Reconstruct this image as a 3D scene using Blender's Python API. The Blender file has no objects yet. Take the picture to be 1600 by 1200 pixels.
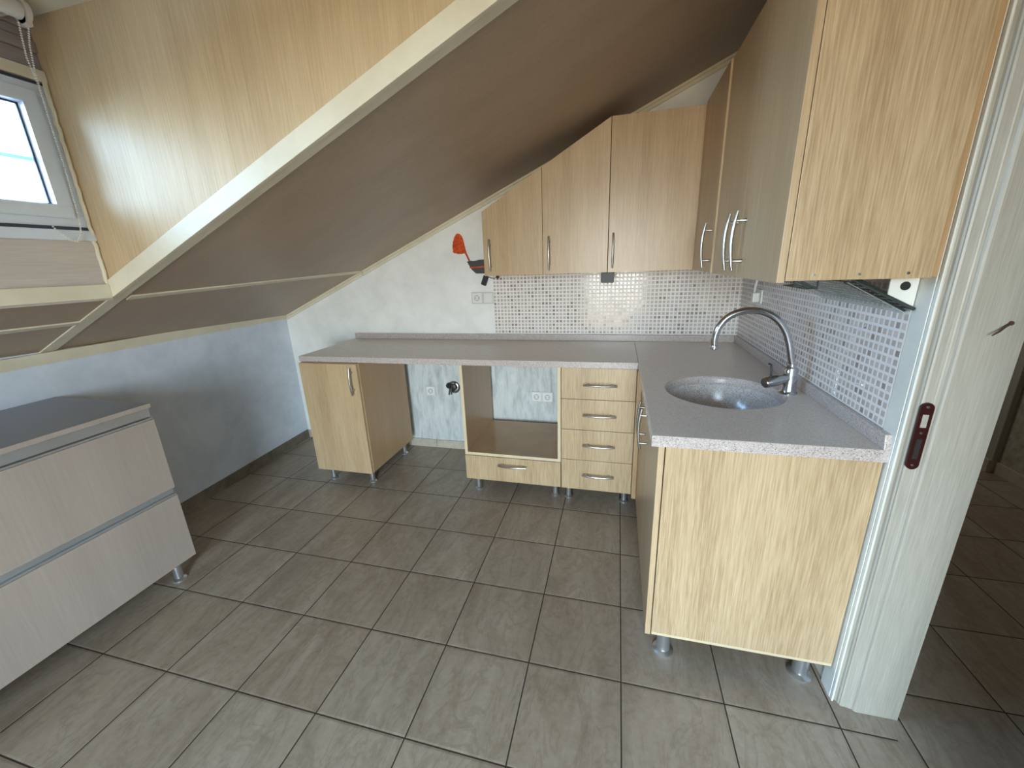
import bpy, bmesh, math, random
from mathutils import Vector, Matrix
random.seed(7)
SC = bpy.context.scene
COL = SC.collection

# ------------------------------------------------------------------ camera
F_PX = 628.31
PITCH, ROLL, YAW = -0.2913, -0.0380, 0.2594
CAM = Vector((-0.7144, -2.6762, 1.3768))
cam_d = bpy.data.cameras.new('camera')
cam = bpy.data.objects.new('camera', cam_d)
COL.objects.link(cam)
cam_d.sensor_fit = 'HORIZONTAL'
cam_d.sensor_width = 36.0
cam_d.lens = 36.0 * F_PX / 1600.0
cam_d.clip_start = 0.02
cr, sr = math.cos(ROLL), math.sin(ROLL)
fw = Vector((-math.sin(YAW) * math.cos(PITCH), math.cos(YAW) * math.cos(PITCH), math.sin(PITCH)))
r0 = Vector((math.cos(YAW), math.sin(YAW), 0.0))
u0 = r0.cross(fw)
rt = cr * r0 + sr * u0
up = -sr * r0 + cr * u0
m3 = Matrix((rt, up, -fw)).transposed()
cam.matrix_world = Matrix.Translation(CAM) @ m3.to_4x4()
SC.camera = cam

# ------------------------------------------------------------------ sky, daylight, exposure
SC.view_settings.view_transform = 'Standard'
SC.view_settings.look = 'None'
SC.view_settings.exposure = 0.0
SC.view_settings.gamma = 1.0
SC.view_settings.use_curve_mapping = False
world = bpy.data.worlds.new('sky')
SC.world = world
world.use_nodes = True
wn, wl = world.node_tree.nodes, world.node_tree.links
wn.clear()
w_out = wn.new('ShaderNodeOutputWorld')
w_bg = wn.new('ShaderNodeBackground')
w_tc = wn.new('ShaderNodeTexCoord')
w_sep = wn.new('ShaderNodeSeparateXYZ')
w_rmp = wn.new('ShaderNodeValToRGB')            # ground, horizon haze, open sky by elevation
w_mr = wn.new('ShaderNodeMapRange')
w_mr.inputs['From Min'].default_value = -1.0
w_mr.inputs['From Max'].default_value = 1.0
SKY = [(0.0, (0.50, 0.36, 0.20)), (0.42, (1.00, 0.72, 0.42)), (0.465, (3.1, 2.9, 2.55)), (0.54, (3.8, 4.4, 4.8)), (1.0, (2.8, 4.5, 6.8))]
SMAX = 10.0
for i_, (p_, c_) in enumerate(SKY):
    e_ = w_rmp.color_ramp.elements[i_] if i_ < 2 else w_rmp.color_ramp.elements.new(p_)
    e_.position = p_
    e_.color = (c_[0] / SMAX, c_[1] / SMAX, c_[2] / SMAX, 1)
for i_, (p_, c_) in enumerate(SKY):             # positions sort themselves; set every colour again in order
    e_ = w_rmp.color_ramp.elements[i_]
    e_.position = p_
    e_.color = (c_[0] / SMAX, c_[1] / SMAX, c_[2] / SMAX, 1)
wl.new(w_tc.outputs['Generated'], w_sep.inputs[0])
wl.new(w_sep.outputs['Z'], w_mr.inputs['Value'])
wl.new(w_mr.outputs[0], w_rmp.inputs['Fac'])
wl.new(w_rmp.outputs['Color'], w_bg.inputs['Color'])
wl.new(w_bg.outputs[0], w_out.inputs[0])
w_bg.inputs['Strength'].default_value = SMAX * 8.4


def area(name, loc, rot, sx, sy, energy, col, portal=False):
    l = bpy.data.lights.new(name, 'AREA')
    l.shape = 'RECTANGLE'
    l.size, l.size_y = sx, sy
    l.energy = energy
    l.color = col
    if portal:
        l.cycles.is_portal = True
    o = bpy.data.objects.new(name, l)
    o.location = loc
    o.rotation_euler = rot
    COL.objects.link(o)
    return o


WIN_Y0, WIN_Y1 = -2.94, -1.56
area('dormer_portal', (-2.70, (WIN_Y0 + WIN_Y1) / 2, 1.79), (0, math.radians(-90), 0), 0.46, 1.42, 1, (1, 1, 1), portal=True)
area('hall_fill_light', (0.30, 0.75, 1.9), (0, math.radians(-78), math.radians(-32)), 0.25, 0.25, 5, (1.0, 0.95, 0.86))  # added light without a fixture, brightens the hall wall
area('balcony_portal', (-0.76, -5.03, 1.05), (math.radians(90), 0, 0), 1.16, 2.16, 1, (1, 1, 1), portal=True)


# ------------------------------------------------------------------ node helpers
def newmat(name, color=(0.8, 0.8, 0.8), rough=0.5, metal=0.0, spec=0.5):
    m = bpy.data.materials.new(name)
    m.use_nodes = True
    b = m.node_tree.nodes['Principled BSDF']
    b.inputs['Base Color'].default_value = (*color, 1)
    b.inputs['Roughness'].default_value = rough
    b.inputs['Metallic'].default_value = metal
    b.inputs['Specular IOR Level'].default_value = spec
    return m, m.node_tree.nodes, m.node_tree.links, b


def srgb(r, g, b):
    def f(c):
        c /= 255.0
        return c / 12.92 if c <= 0.04045 else ((c + 0.055) / 1.055) ** 2.4
    return (f(r), f(g), f(b))


def coords(n, l, scale=(1, 1, 1), loc=(0, 0, 0), rot=(0, 0, 0)):
    tc = n.new('ShaderNodeTexCoord')
    mp = n.new('ShaderNodeMapping')
    mp.inputs['Scale'].default_value = scale
    mp.inputs['Location'].default_value = loc
    mp.inputs['Rotation'].default_value = rot
    l.new(tc.outputs['Object'], mp.inputs['Vector'])
    return mp.outputs[0]


def noise(n, l, vec, scale=1.0, detail=4.0, rough=0.5, dist=0.0):
    t = n.new('ShaderNodeTexNoise')
    t.inputs['Scale'].default_value = scale
    t.inputs['Detail'].default_value = detail
    t.inputs['Roughness'].default_value = rough
    t.inputs['Distortion'].default_value = dist
    if vec is not None:
        l.new(vec, t.inputs['Vector'])
    return t.outputs['Fac']


def ramp(n, l, fac, stops):
    r = n.new('ShaderNodeValToRGB')
    cr_ = r.color_ramp
    while len(cr_.elements) < len(stops):
        cr_.elements.new(0.5)
    for e, (p, c) in zip(cr_.elements, stops):
        e.position = p
        e.color = (*c, 1) if len(c) == 3 else c
    l.new(fac, r.inputs['Fac'])
    return r.outputs['Color']


def mixc(n, l, fac, a, b, mode='MIX'):
    x = n.new('ShaderNodeMix')
    x.data_type = 'RGBA'
    x.blend_type = mode
    for s, v in (('Factor', fac), ('A', a), ('B', b)):
        if isinstance(v, (int, float)):
            x.inputs[s].default_value = v
        elif isinstance(v, tuple):
            x.inputs[s].default_value = (*v, 1)
        else:
            l.new(v, x.inputs[s])
    return x.outputs['Result']


def math_(n, l, op, a, b=None, c=None, clamp=False):
    x = n.new('ShaderNodeMath')
    x.operation = op
    x.use_clamp = clamp
    for i, v in enumerate((a, b, c)):
        if v is None:
            continue
        if isinstance(v, (int, float)):
            x.inputs[i].default_value = v
        else:
            l.new(v, x.inputs[i])
    return x.outputs[0]


def bump(n, l, b, height, strength=0.2, dist=0.002):
    x = n.new('ShaderNodeBump')
    x.inputs['Strength'].default_value = strength
    x.inputs['Distance'].default_value = dist
    l.new(height, x.inputs['Height'])
    l.new(x.outputs[0], b.inputs['Normal'])


def wood(name, axis='z', light=(214, 186, 144), dark=(178, 148, 108), rough=0.33, streak=1.0):
    m, n, l, b = newmat(name, rough=rough)
    sc = {'z': (1, 1, 0.034), 'x': (0.034, 1, 1), 'y': (1, 0.034, 1)}[axis]
    v = coords(n, l, scale=sc)
    fine = noise(n, l, v, 300, 3, 0.6, 0.05)
    mid = noise(n, l, v, 110, 4, 0.6, 0.1)
    sc2 = {'z': (1, 1, 0.08), 'x': (0.08, 1, 1), 'y': (1, 0.08, 1)}[axis]
    broad = noise(n, l, coords(n, l, scale=sc2), 7, 3, 0.5, 0.3)
    mw_ = 0.28
    s = math_(n, l, 'MULTIPLY', fine, 0.50 * streak)
    s = math_(n, l, 'MULTIPLY_ADD', mid, mw_, s)
    s = math_(n, l, 'MULTIPLY_ADD', broad, 0.38, s)
    tot = 0.50 * streak + mw_ + 0.38
    lo, hi = tot * 0.5 - 0.16, tot * 0.5 + 0.17
    c = ramp(n, l, s, [(max(0, lo), srgb(*dark)), (min(1, hi), srgb(*light))])
    l.new(c, b.inputs['Base Color'])
    bump(n, l, b, fine, 0.10, 0.0012)
    return m


def speckle(name, base, dk, lt, rough=0.28, amount=1.0):
    m, n, l, b = newmat(name, rough=rough)
    v = coords(n, l)
    t = n.new('ShaderNodeTexVoronoi')
    t.inputs['Scale'].default_value = 420
    l.new(v, t.inputs['Vector'])
    sepc = n.new('ShaderNodeSeparateColor')
    l.new(t.outputs['Color'], sepc.inputs[0])
    c = ramp(n, l, sepc.outputs[0], [(0.0, srgb(*dk)), (0.20, srgb(*base)), (0.62, srgb(*base)), (0.9, srgb(*lt))])
    c = mixc(n, l, 1 - amount, c, srgb(*base)) if amount < 1 else c
    l.new(c, b.inputs['Base Color'])
    return m


def paint(name, col, col2, rough=0.75, scale=6, bstr=0.15):
    m, n, l, b = newmat(name, rough=rough, spec=0.3)
    v = coords(n, l)
    a = noise(n, l, v, scale, 5, 0.6, 0.3)
    c = ramp(n, l, a, [(0.35, srgb(*col2)), (0.62, srgb(*col))])
    l.new(c, b.inputs['Base Color'])
    bump(n, l, b, noise(n, l, v, 70, 5, 0.7), bstr, 0.004)
    return m


def floor_mat(name, tx, ty, T=0.3200, seed=0.0):
    m, n, l, b = newmat(name, rough=0.32)
    v = coords(n, l)
    sp = n.new('ShaderNodeSeparateXYZ')
    l.new(v, sp.inputs[0])
    gx = math_(n, l, 'DIVIDE', math_(n, l, 'SUBTRACT', sp.outputs['X'], tx), T)
    gy = math_(n, l, 'DIVIDE', math_(n, l, 'SUBTRACT', sp.outputs['Y'], ty), T)
    fx, fy = math_(n, l, 'FRACT', gx), math_(n, l, 'FRACT', gy)
    dx = math_(n, l, 'MINIMUM', fx, math_(n, l, 'SUBTRACT', 1.0, fx))
    dy = math_(n, l, 'MINIMUM', fy, math_(n, l, 'SUBTRACT', 1.0, fy))
    d = math_(n, l, 'MINIMUM', dx, dy)
    grout = math_(n, l, 'GREATER_THAN', d, 0.0068)
    ix, iy = math_(n, l, 'FLOOR', gx), math_(n, l, 'FLOOR', gy)
    cmb = n.new('ShaderNodeCombineXYZ')
    l.new(ix, cmb.inputs[0])
    l.new(iy, cmb.inputs[1])
    cmb.inputs[2].default_value = seed
    wn_ = n.new('ShaderNodeTexWhiteNoise')
    l.new(cmb.outputs[0], wn_.inputs['Vector'])
    # every tile shows another piece of the veined stone pattern
    off = n.new('ShaderNodeVectorMath')
    off.operation = 'MULTIPLY_ADD'
    l.new(wn_.outputs['Color'], off.inputs[0])
    off.inputs[1].default_value = (23, 17, 9)
    l.new(v, off.inputs[2])
    mp = n.new('ShaderNodeMapping')
    mp.inputs['Rotation'].default_value = (0, 0, math.radians(-38))
    mp.inputs['Scale'].default_value = (3.2, 1.1, 1)
    l.new(off.outputs[0], mp.inputs['Vector'])
    a = noise(n, l, mp.outputs[0], 1.6, 7, 0.62, 1.6)
    vein = noise(n, l, mp.outputs[0], 2.6, 5, 0.55, 2.4)
    ve = math_(n, l, 'ABSOLUTE', math_(n, l, 'SUBTRACT', vein, 0.5))
    ve = math_(n, l, 'SUBTRACT', 1.0, math_(n, l, 'MULTIPLY', ve, 22.0), clamp=True)
    c = ramp(n, l, a, [(0.30, srgb(136, 124, 110)), (0.48, srgb(160, 149, 134)), (0.60, srgb(170, 160, 146)), (0.74, srgb(186, 175, 160))])
    c = mixc(n, l, math_(n, l, 'MULTIPLY', ve, 0.42), c, srgb(122, 106, 92))
    fine = noise(n, l, v, 45, 6, 0.7)
    c = mixc(n, l, 0.25, c, ramp(n, l, fine, [(0.3, srgb(128, 117, 105)), (0.7, srgb(188, 178, 163))]))
    # brownish tint drifting from tile to tile
    tint = ramp(n, l, wn_.outputs['Value'], [(0.0, srgb(246, 239, 234)), (1.0, srgb(255, 253, 250))])
    c = mixc(n, l, 1.0, c, tint, 'MULTIPLY')
    col = mixc(n, l, grout, srgb(58, 49, 40), c)
    l.new(col, b.inputs['Base Color'])
    rg = math_(n, l, 'MULTIPLY_ADD', a, 0.22, 0.24)
    rr = n.new('ShaderNodeMix')
    l.new(grout, rr.inputs['Factor'])
    rr.inputs['A'].default_value = 0.9
    l.new(rg, rr.inputs['B'])
    l.new(rr.outputs[0], b.inputs['Roughness'])
    h = math_(n, l, 'MULTIPLY', d, 40.0, clamp=True)
    h = math_(n, l, 'MULTIPLY_ADD', fine, 0.12, h)
    bump(n, l, b, h, 0.35, 0.003)
    return m


def mosaic_mat(name, axis, P=0.0236, off=(0, 0)):
    m, n, l, b = newmat(name, rough=0.12)
    v = coords(n, l)
    sp = n.new('ShaderNodeSeparateXYZ')
    l.new(v, sp.inputs[0])
    gx = math_(n, l, 'DIVIDE', math_(n, l, 'SUBTRACT', sp.outputs[axis], off[0]), P)
    gz = math_(n, l, 'DIVIDE', math_(n, l, 'SUBTRACT', sp.outputs['Z'], off[1]), P)
    fx, fz = math_(n, l, 'FRACT', gx), math_(n, l, 'FRACT', gz)
    dx = math_(n, l, 'MINIMUM', fx, math_(n, l, 'SUBTRACT', 1.0, fx))
    dz = math_(n, l, 'MINIMUM', fz, math_(n, l, 'SUBTRACT', 1.0, fz))
    d = math_(n, l, 'MINIMUM', dx, dz)
    tile = math_(n, l, 'MULTIPLY', math_(n, l, 'SUBTRACT', d, 0.135), 14.0, clamp=True)
    cmb = n.new('ShaderNodeCombineXYZ')
    l.new(math_(n, l, 'FLOOR', gx), cmb.inputs[0])
    l.new(math_(n, l, 'FLOOR', gz), cmb.inputs[1])
    wn_ = n.new('ShaderNodeTexWhiteNoise')
    l.new(cmb.outputs[0], wn_.inputs['Vector'])
    c = ramp(n, l, wn_.outputs['Value'], [(0.0, srgb(150, 136, 128)), (0.16, srgb(162, 150, 142)), (0.2, srgb(190, 178, 170)),
                                         (0.55, srgb(202, 193, 186)), (0.8, srgb(182, 170, 162)), (1.0, srgb(212, 200, 194))])
    col = mixc(n, l, tile, srgb(236, 231, 228), c)
    l.new(col, b.inputs['Base Color'])
    rr = n.new('ShaderNodeMix')
    l.new(tile, rr.inputs['Factor'])
    rr.inputs['A'].default_value = 0.45
    rr.inputs['B'].default_value = 0.10
    l.new(rr.outputs[0], b.inputs['Roughness'])
    h = math_(n, l, 'MULTIPLY_ADD', wn_.outputs['Value'], 0.25, tile)
    bump(n, l, b, h, 0.5, 0.0012)
    return m


M = {}
M['wood'] = wood('oak_laminate', streak=1.25, light=(207, 182, 146), dark=(164, 137, 102))
M['wood_soft'] = wood('oak_laminate_smooth', streak=0.7, light=(208, 182, 146), dark=(172, 145, 110))
M['wood_in'] = wood('oak_laminate_inner', light=(196, 164, 124), dark=(168, 136, 100), rough=0.3, streak=0.6)
M['wood_h'] = wood('oak_laminate_horizontal', axis='y', streak=0.9)
M['wood_slope'] = wood('slope_laminate', axis='x', light=(182, 161, 138), dark=(162, 141, 118), rough=0.42, streak=0.5)
M['wood_cheek'] = wood('dormer_laminate', light=(212, 188, 152), dark=(184, 159, 124), rough=0.40, streak=0.8)
M['wood_cheek'].node_tree.nodes['Principled BSDF'].inputs['Specular IOR Level'].default_value = 0.10
M['wood_grey'] = wood('pale_grey_laminate', light=(176, 163, 152), dark=(158, 145, 135), rough=0.42, streak=0.4)
M['wood_haze_h'] = wood('haze_tinted_laminate_horizontal', axis='y', light=(206, 198, 190), dark=(184, 174, 166), streak=0.8)  # lens haze over the oak put into the board colour as pale grey
M['edge'] = wood('edge_band', light=(222, 204, 172), dark=(204, 184, 150), rough=0.4, streak=0.4)
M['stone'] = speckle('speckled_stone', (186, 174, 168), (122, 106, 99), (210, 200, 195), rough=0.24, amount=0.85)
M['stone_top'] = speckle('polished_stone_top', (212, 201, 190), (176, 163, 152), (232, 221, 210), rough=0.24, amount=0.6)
M['basin'] = speckle('basin_stone', (196, 188, 182), (150, 136, 128), (226, 220, 216), rough=0.18)
M['white_wall'] = paint('white_paint', (238, 237, 233), (229, 228, 224))
M['left_wall'] = paint('left_wall_blue_light_tint', (222, 230, 240), (209, 217, 228))  # blue cast of the light put into this wall's white
M['cream'] = paint('cream_trim', (224, 216, 194), (215, 206, 182), rough=0.42, bstr=0.05)
M['white_trim'] = paint('white_gloss_trim', (228, 228, 220), (216, 217, 208), rough=0.35, bstr=0.04)
M['jamb'] = wood('beige_painted_grain', light=(180, 175, 162), dark=(158, 152, 140), rough=0.42, streak=1.2)
M['hall_wall'] = paint('hall_plaster', (190, 184, 168), (160, 153, 138), scale=22, bstr=0.6)
M['skirt'] = paint('pale_skirting_tile', (196, 186, 170), (178, 168, 152), rough=0.4, scale=14)
M['skirt_dark'] = paint('stone_skirting_tile', (128, 119, 106), (104, 95, 84), rough=0.4, scale=14)
M['pvc'] = newmat('white_pvc', srgb(214, 224, 236), 0.3)[0]
M['white_plastic'] = newmat('white_plastic', srgb(228, 228, 222), 0.3)[0]
M['plate_frame'] = newmat('white_plate_frame', srgb(206, 208, 204), 0.35)[0]
M['cream_plastic'] = newmat('cream_plastic', srgb(212, 204, 196), 0.4)[0]
M['chrome'] = newmat('chrome', (0.55, 0.56, 0.58), 0.16, 1.0)[0]
M['steel'] = newmat('brushed_steel', (0.50, 0.49, 0.47), 0.32, 1.0)[0]
M['leg'] = newmat('silver_leg', (0.62, 0.64, 0.66), 0.28, 0.9)[0]
M['alu'] = newmat('aluminium_profile', (0.62, 0.65, 0.68), 0.35, 0.8)[0]
M['black'] = newmat('black_plastic', (0.012, 0.012, 0.013), 0.45)[0]
M['darkgrey'] = newmat('dark_grey_plastic', (0.05, 0.05, 0.052), 0.5)[0]
M['gap'] = newmat('dark_gap', (0.02, 0.017, 0.014), 0.9)[0]
M['maroon'] = newmat('dark_maroon_metal', srgb(62, 28, 26), 0.32, 0.3)[0]
M['orange'] = paint('exposed_orange_brick', (226, 98, 52), (178, 66, 36), rough=0.9, scale=60, bstr=0.8)
M['wood_brown_h'] = wood('mauve_brown_boards', axis='y', light=(168, 158, 156), dark=(140, 130, 130), streak=0.6)
M['cheek_grey'] = newmat('dark_board', srgb(140, 142, 152), 0.35)[0]
M['rubber_shade'] = newmat('dark_rubber_and_shade', srgb(60, 66, 82), 0.6)[0]  # gasket rubber; also colours the shadow strips at the window
M['green_plastic'] = newmat('pale_outer_bar', srgb(198, 226, 220), 0.5)[0]
M['smoke_wire'] = newmat('dark_wire', srgb(70, 78, 76), 0.35, 0.5)[0]
M['rust'] = newmat('rusty_iron', srgb(92, 66, 52), 0.7, 0.4)[0]

mg, ng, lg, bg = newmat('clear_glass')
ng.remove(bg)
tr = ng.new('ShaderNodeBsdfTransparent')
tr.inputs[0].default_value = (0.96, 0.98, 0.98, 1)
gl = ng.new('ShaderNodeBsdfGlossy')
gl.inputs['Roughness'].default_value = 0.02
fr = ng.new('ShaderNodeFresnel')
fr.inputs[0].default_value = 1.45
ms = ng.new('ShaderNodeMixShader')
lg.new(fr.outputs[0], ms.inputs[0])
lg.new(tr.outputs[0], ms.inputs[1])
lg.new(gl.outputs[0], ms.inputs[2])
lg.new(ms.outputs[0], ng['Material Output'].inputs[0])
M['glass'] = mg

mp_, np_, lp_, bp_ = newmat('clear_tray_plastic', srgb(200, 214, 210), 0.2)
bp_.inputs['Alpha'].default_value = 0.35
M['clear'] = mp_
md_ = mg.copy()                   # dormer glazing with an added blue tint that dims and cools the daylight
md_.name = 'daylight_tint_glazing'
for n_0 in md_.node_tree.nodes:
    if n_0.type == 'BSDF_TRANSPARENT':
        n_0.inputs[0].default_value = (0.72, 0.85, 0.97, 1)
M['dormer_glass'] = md_
for k_0 in ('cream', 'white_wall', 'left_wall'):
    M[k_0].node_tree.nodes['Principled BSDF'].inputs['Specular IOR Level'].default_value = 0.2

# grey, unpainted lower wall: bare plaster with drips and stains below the worktop line
mw, nw, lw, bw = newmat('painted_and_bare_plaster', rough=0.75, spec=0.3)
vv = coords(nw, lw)
sp_ = nw.new('ShaderNodeSeparateXYZ')
lw.new(vv, sp_.inputs[0])
na = noise(nw, lw, vv, 6, 5, 0.6, 0.3)
upper = ramp(nw, lw, na, [(0.35, srgb(230, 230, 226)), (0.62, srgb(240, 240, 236))])
drip = noise(nw, lw, coords(nw, lw, scale=(14, 14, 3.2)), 1.6, 6, 0.68, 0.6)
lower = ramp(nw, lw, drip, [(0.28, srgb(166, 170, 168)), (0.5, srgb(202, 206, 204)), (0.75, srgb(222, 225, 222))])
spot = noise(nw, lw, coords(nw, lw, scale=(1, 1, 0.5)), 38, 5, 0.75, 0.4)
spm = math_(nw, lw, 'MULTIPLY', math_(nw, lw, 'SUBTRACT', spot, 0.66), 12, clamp=True)
lower = mixc(nw, lw, spm, lower, srgb(112, 112, 100))
edge = math_(nw, lw, 'MULTIPLY_ADD', na, 0.012, sp_.outputs['Z'])
sel = math_(nw, lw, 'LESS_THAN', edge, 0.86)
selx = math_(nw, lw, 'GREATER_THAN', sp_.outputs['X'], -2.58)
sel = math_(nw, lw, 'MULTIPLY', sel, selx)
lw.new(mixc(nw, lw, sel, upper, lower), bw.inputs['Base Color'])
bump(nw, lw, bw, math_(nw, lw, 'ADD', noise(nw, lw, vv, 70, 5, 0.7), drip), 0.2, 0.004)
M['plaster'] = mw


# ------------------------------------------------------------------ mesh helpers
class MB:
    def __init__(self):
        self.bm = bmesh.new()

    def box(self, x0, x1, y0, y1, z0, z1, bev=0.0, seg=2):
        b = bmesh.new()
        bmesh.ops.create_cube(b, size=1.0)
        for v in b.verts:
            v.co = Vector(((x0 + x1) / 2 + v.co.x * (x1 - x0), (y0 + y1) / 2 + v.co.y * (y1 - y0), (z0 + z1) / 2 + v.co.z * (z1 - z0)))
        if bev > 0:
            bmesh.ops.bevel(b, geom=b.edges[:], offset=bev, segments=seg, profile=0.6, affect='EDGES', clamp_overlap=True)
        self.add(b)
        return self

    def add(self, b, mat=None):
        if mat is not None:
            b.transform(mat)
        me = bpy.data.meshes.new('tmp')
        b.to_mesh(me)
        b.free()
        self.bm.from_mesh(me)
        bpy.data.meshes.remove(me)
        return self

    def prism(self, pts, axis, a, b_, bev=0.0):
        """polygon in the plane across `axis` ('x': (y,z), 'y': (x,z), 'z': (x,y)) swept from a to b_"""
        b = bmesh.new()

        def mk(p, t):
            return {'x': (t, p[0], p[1]), 'y': (p[0], t, p[1]), 'z': (p[0], p[1], t)}[axis]
        va = [b.verts.new(mk(p, a)) for p in pts]
        vb = [b.verts.new(mk(p, b_)) for p in pts]
        b.faces.new(va)
        b.faces.new(vb[::-1])
        k = len(pts)
        for i in range(k):
            b.faces.new((va[i], vb[i], vb[(i + 1) % k], va[(i + 1) % k]))
        bmesh.ops.recalc_face_normals(b, faces=b.faces[:])
        if bev > 0:
            bmesh.ops.bevel(b, geom=b.edges[:], offset=bev, segments=2, profile=0.6, affect='EDGES', clamp_overlap=True)
        self.add(b)
        return self

    def tube(self, pts, r, seg=12, caps=True):
        b = bmesh.new()
        pts = [Vector(p) for p in pts]
        rs = r if isinstance(r, (list, tuple)) else [r] * len(pts)
        rings = []
        prev = None
        for i, p in enumerate(pts):
            t = (pts[min(i + 1, len(pts) - 1)] - pts[max(i - 1, 0)]).normalized()
            if prev is None:
                a = t.orthogonal().normalized()
            else:
                a = (prev - t * prev.dot(t)).normalized()
            prev = a
            c = t.cross(a)
            rings.append([b.verts.new(p + (a * math.cos(2 * math.pi * k / seg) + c * math.sin(2 * math.pi * k / seg)) * rs[i]) for k in range(seg)])
        for i in range(len(rings) - 1):
            for k in range(seg):
                b.faces.new((rings[i][k], rings[i][(k + 1) % seg], rings[i + 1][(k + 1) % seg], rings[i + 1][k]))
        if caps:
            b.faces.new(rings[0][::-1])
            b.faces.new(rings[-1])
        bmesh.ops.recalc_face_normals(b, faces=b.faces[:])
        self.add(b)
        return self

    def lathe(self, prof, c, axis='z', seg=32, close=True):
        """prof: (radius, distance along axis) pairs from c"""
        b = bmesh.new()
        rings = []
        for r, h in prof:
            ring = []
            if r < 1e-6:
                ring = [b.verts.new(self._ax(0, 0, h, c, axis))]
            else:
                for k in range(seg):
                    t = 2 * math.pi * k / seg
                    ring.append(b.verts.new(self._ax(r * math.cos(t), r * math.sin(t), h, c, axis)))
            rings.append(ring)
        for A, B in zip(rings[:-1], rings[1:]):
            for k in range(seg):
                k2 = (k + 1) % seg
                if len(A) == 1 and len(B) == 1:
                    continue
                if len(A) == 1:
                    b.faces.new((A[0], B[k], B[k2]))
                elif len(B) == 1:
                    b.faces.new((A[k], B[0], A[k2]))
                else:
                    b.faces.new((A[k], B[k], B[k2], A[k2]))
        if close:
            for R, s in ((rings[0], 1), (rings[-1], -1)):
                if len(R) > 1:
                    b.faces.new(R[::s])
        bmesh.ops.recalc_face_normals(b, faces=b.faces[:])
        self.add(b)
        return self

    @staticmethod
    def _ax(u, v, h, c, axis):
        c = Vector(c)
        if axis == 'z':
            return c + Vector((u, v, h))
        if axis == 'y':
            return c + Vector((u, h, v))
        if axis == 'x':
            return c + Vector((h, u, v))
        ax = Vector(axis).normalized()
        a = ax.orthogonal().normalized()
        return c + a * u + ax.cross(a) * v + ax * h


def obj(name, mb, mat, parent=None, smooth=False, label=None):
    me = bpy.data.meshes.new(name)
    org = Vector((0, 0, 0))
    if parent is not None:
        p = parent
        while p is not None:
            org += p.location
            p = p.parent
    for v in mb.bm.verts:
        v.co -= org
    if smooth:
        for f in mb.bm.faces:
            f.smooth = True
    mb.bm.to_mesh(me)
    mb.bm.free()
    if smooth:
        try:
            me.set_sharp_from_angle(angle=math.radians(38))
        except Exception:
            pass
    mats = mat if isinstance(mat, (list, tuple)) else [mat]
    for mm in mats:
        me.materials.append(M[mm] if isinstance(mm, str) else mm)
    o = bpy.data.objects.new(name, me)
    COL.objects.link(o)
    if parent is not None:
        o.parent = parent
    if label:
        o['label'] = label
    return o


def thing(name, label, cat, loc=(0, 0, 0), group=None):
    o = bpy.data.objects.new(name, None)
    o.empty_display_size = 0.05
    COL.objects.link(o)
    o.location = loc
    o['label'] = label
    o['category'] = cat
    if group:
        o['group'] = group
    return o


def tag(o, label, cat, group=None):
    o['label'] = label
    o['category'] = cat
    if group:
        o['group'] = group
    return o


def struct(name, mb, mat, parent=None, smooth=False):
    o = obj(name, mb, mat, parent, smooth)
    if parent is None:
        o['kind'] = 'structure'
    return o


# ------------------------------------------------------------------ the room
SL = 0.4282
def cz(x):                      # height of the sloped ceiling
    return 1.0455 + SL * (x + 3.2548)
def wx(y):                      # the left wall runs slightly askew
    return -3.262 + 0.052 * (-y)

YB = -4.90                      # wall behind the camera
DY0, DY1 = -1.508, -3.00        # dormer cheeks
DXW = -2.62                     # dormer window wall
DZ = 2.20                       # dormer ceiling
DXT = (DZ - 1.0455) / SL - 3.2548

struct('floor', MB().box(-3.6, -0.0142, YB - 0.1, 0.06, -0.06, 0.0), floor_mat('kitchen_floor_tile', -0.6542, -1.2902))
struct('floor.001', MB().box(0.128, 1.80, YB, 1.3, -0.06, 0.0), floor_mat('hall_floor_tile', 0.487, -1.45, seed=5.0))
struct('trim_1', MB().box(-0.0142, 0.128, YB, 0.06, -0.06, -0.0002), floor_mat('threshold_tile', -0.0142 - 0.0, -1.2902, seed=9.0))

# left knee wall, back wall, right wall with the doorway, wall behind the camera
b = MB()
b.prism([(wx(0.06), 0.06), (wx(YB - 0.1), YB - 0.1), (-3.8, YB - 0.1), (-3.8, 0.06)], 'z', -0.06, 1.13)
struct('wall_left', b, 'left_wall')
struct('wall_back', MB().prism([(-3.45, -0.06), (0.0, -0.06), (0.0, 2.52), (-3.45, 1.00)], 'y', 0.0, 0.12), 'plaster')
DOOR_Y0, DOOR_Y1, DOOR_Z = -1.500, -2.44, 2.08
b = MB()
b.box(0.0, 0.158, DOOR_Y0, 0.12, -0.06, 2.6)
b.box(0.0, 0.158, YB, DOOR_Y1, -0.06, 2.6)
b.box(0.0, 0.158, DOOR_Y1, DOOR_Y0, DOOR_Z, 2.6)
struct('wall_right', b, 'white_wall')
b = MB()                         # rear wall with the glazed balcony door opening
b.box(-3.6, -1.33, YB - 0.12, YB, -0.06, 2.5)
b.box(-0.19, 0.158, YB - 0.12, YB, -0.06, 2.6)
b.box(-1.33, -0.19, YB - 0.12, YB, 2.05, 2.5)
struct('wall_front', b, 'white_wall')
d2 = thing('door_2', 'white glazed balcony door behind the camera', 'door', (-0.75, YB, 0))
del d2['category']; del d2['label']
d2['kind'] = 'structure'
b = MB()
for x0, x1, z0, z1 in ((-1.33, -1.26, 0, 2.05), (-0.26, -0.19, 0, 2.05), (-1.26, -0.26, 1.98, 2.05), (-1.26, -0.26, 0, 0.10)):
    b.box(x0, x1, YB - 0.07, YB - 0.01, z0, z1, 0.004)
obj('door_frame', b, 'pvc', d2)
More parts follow.
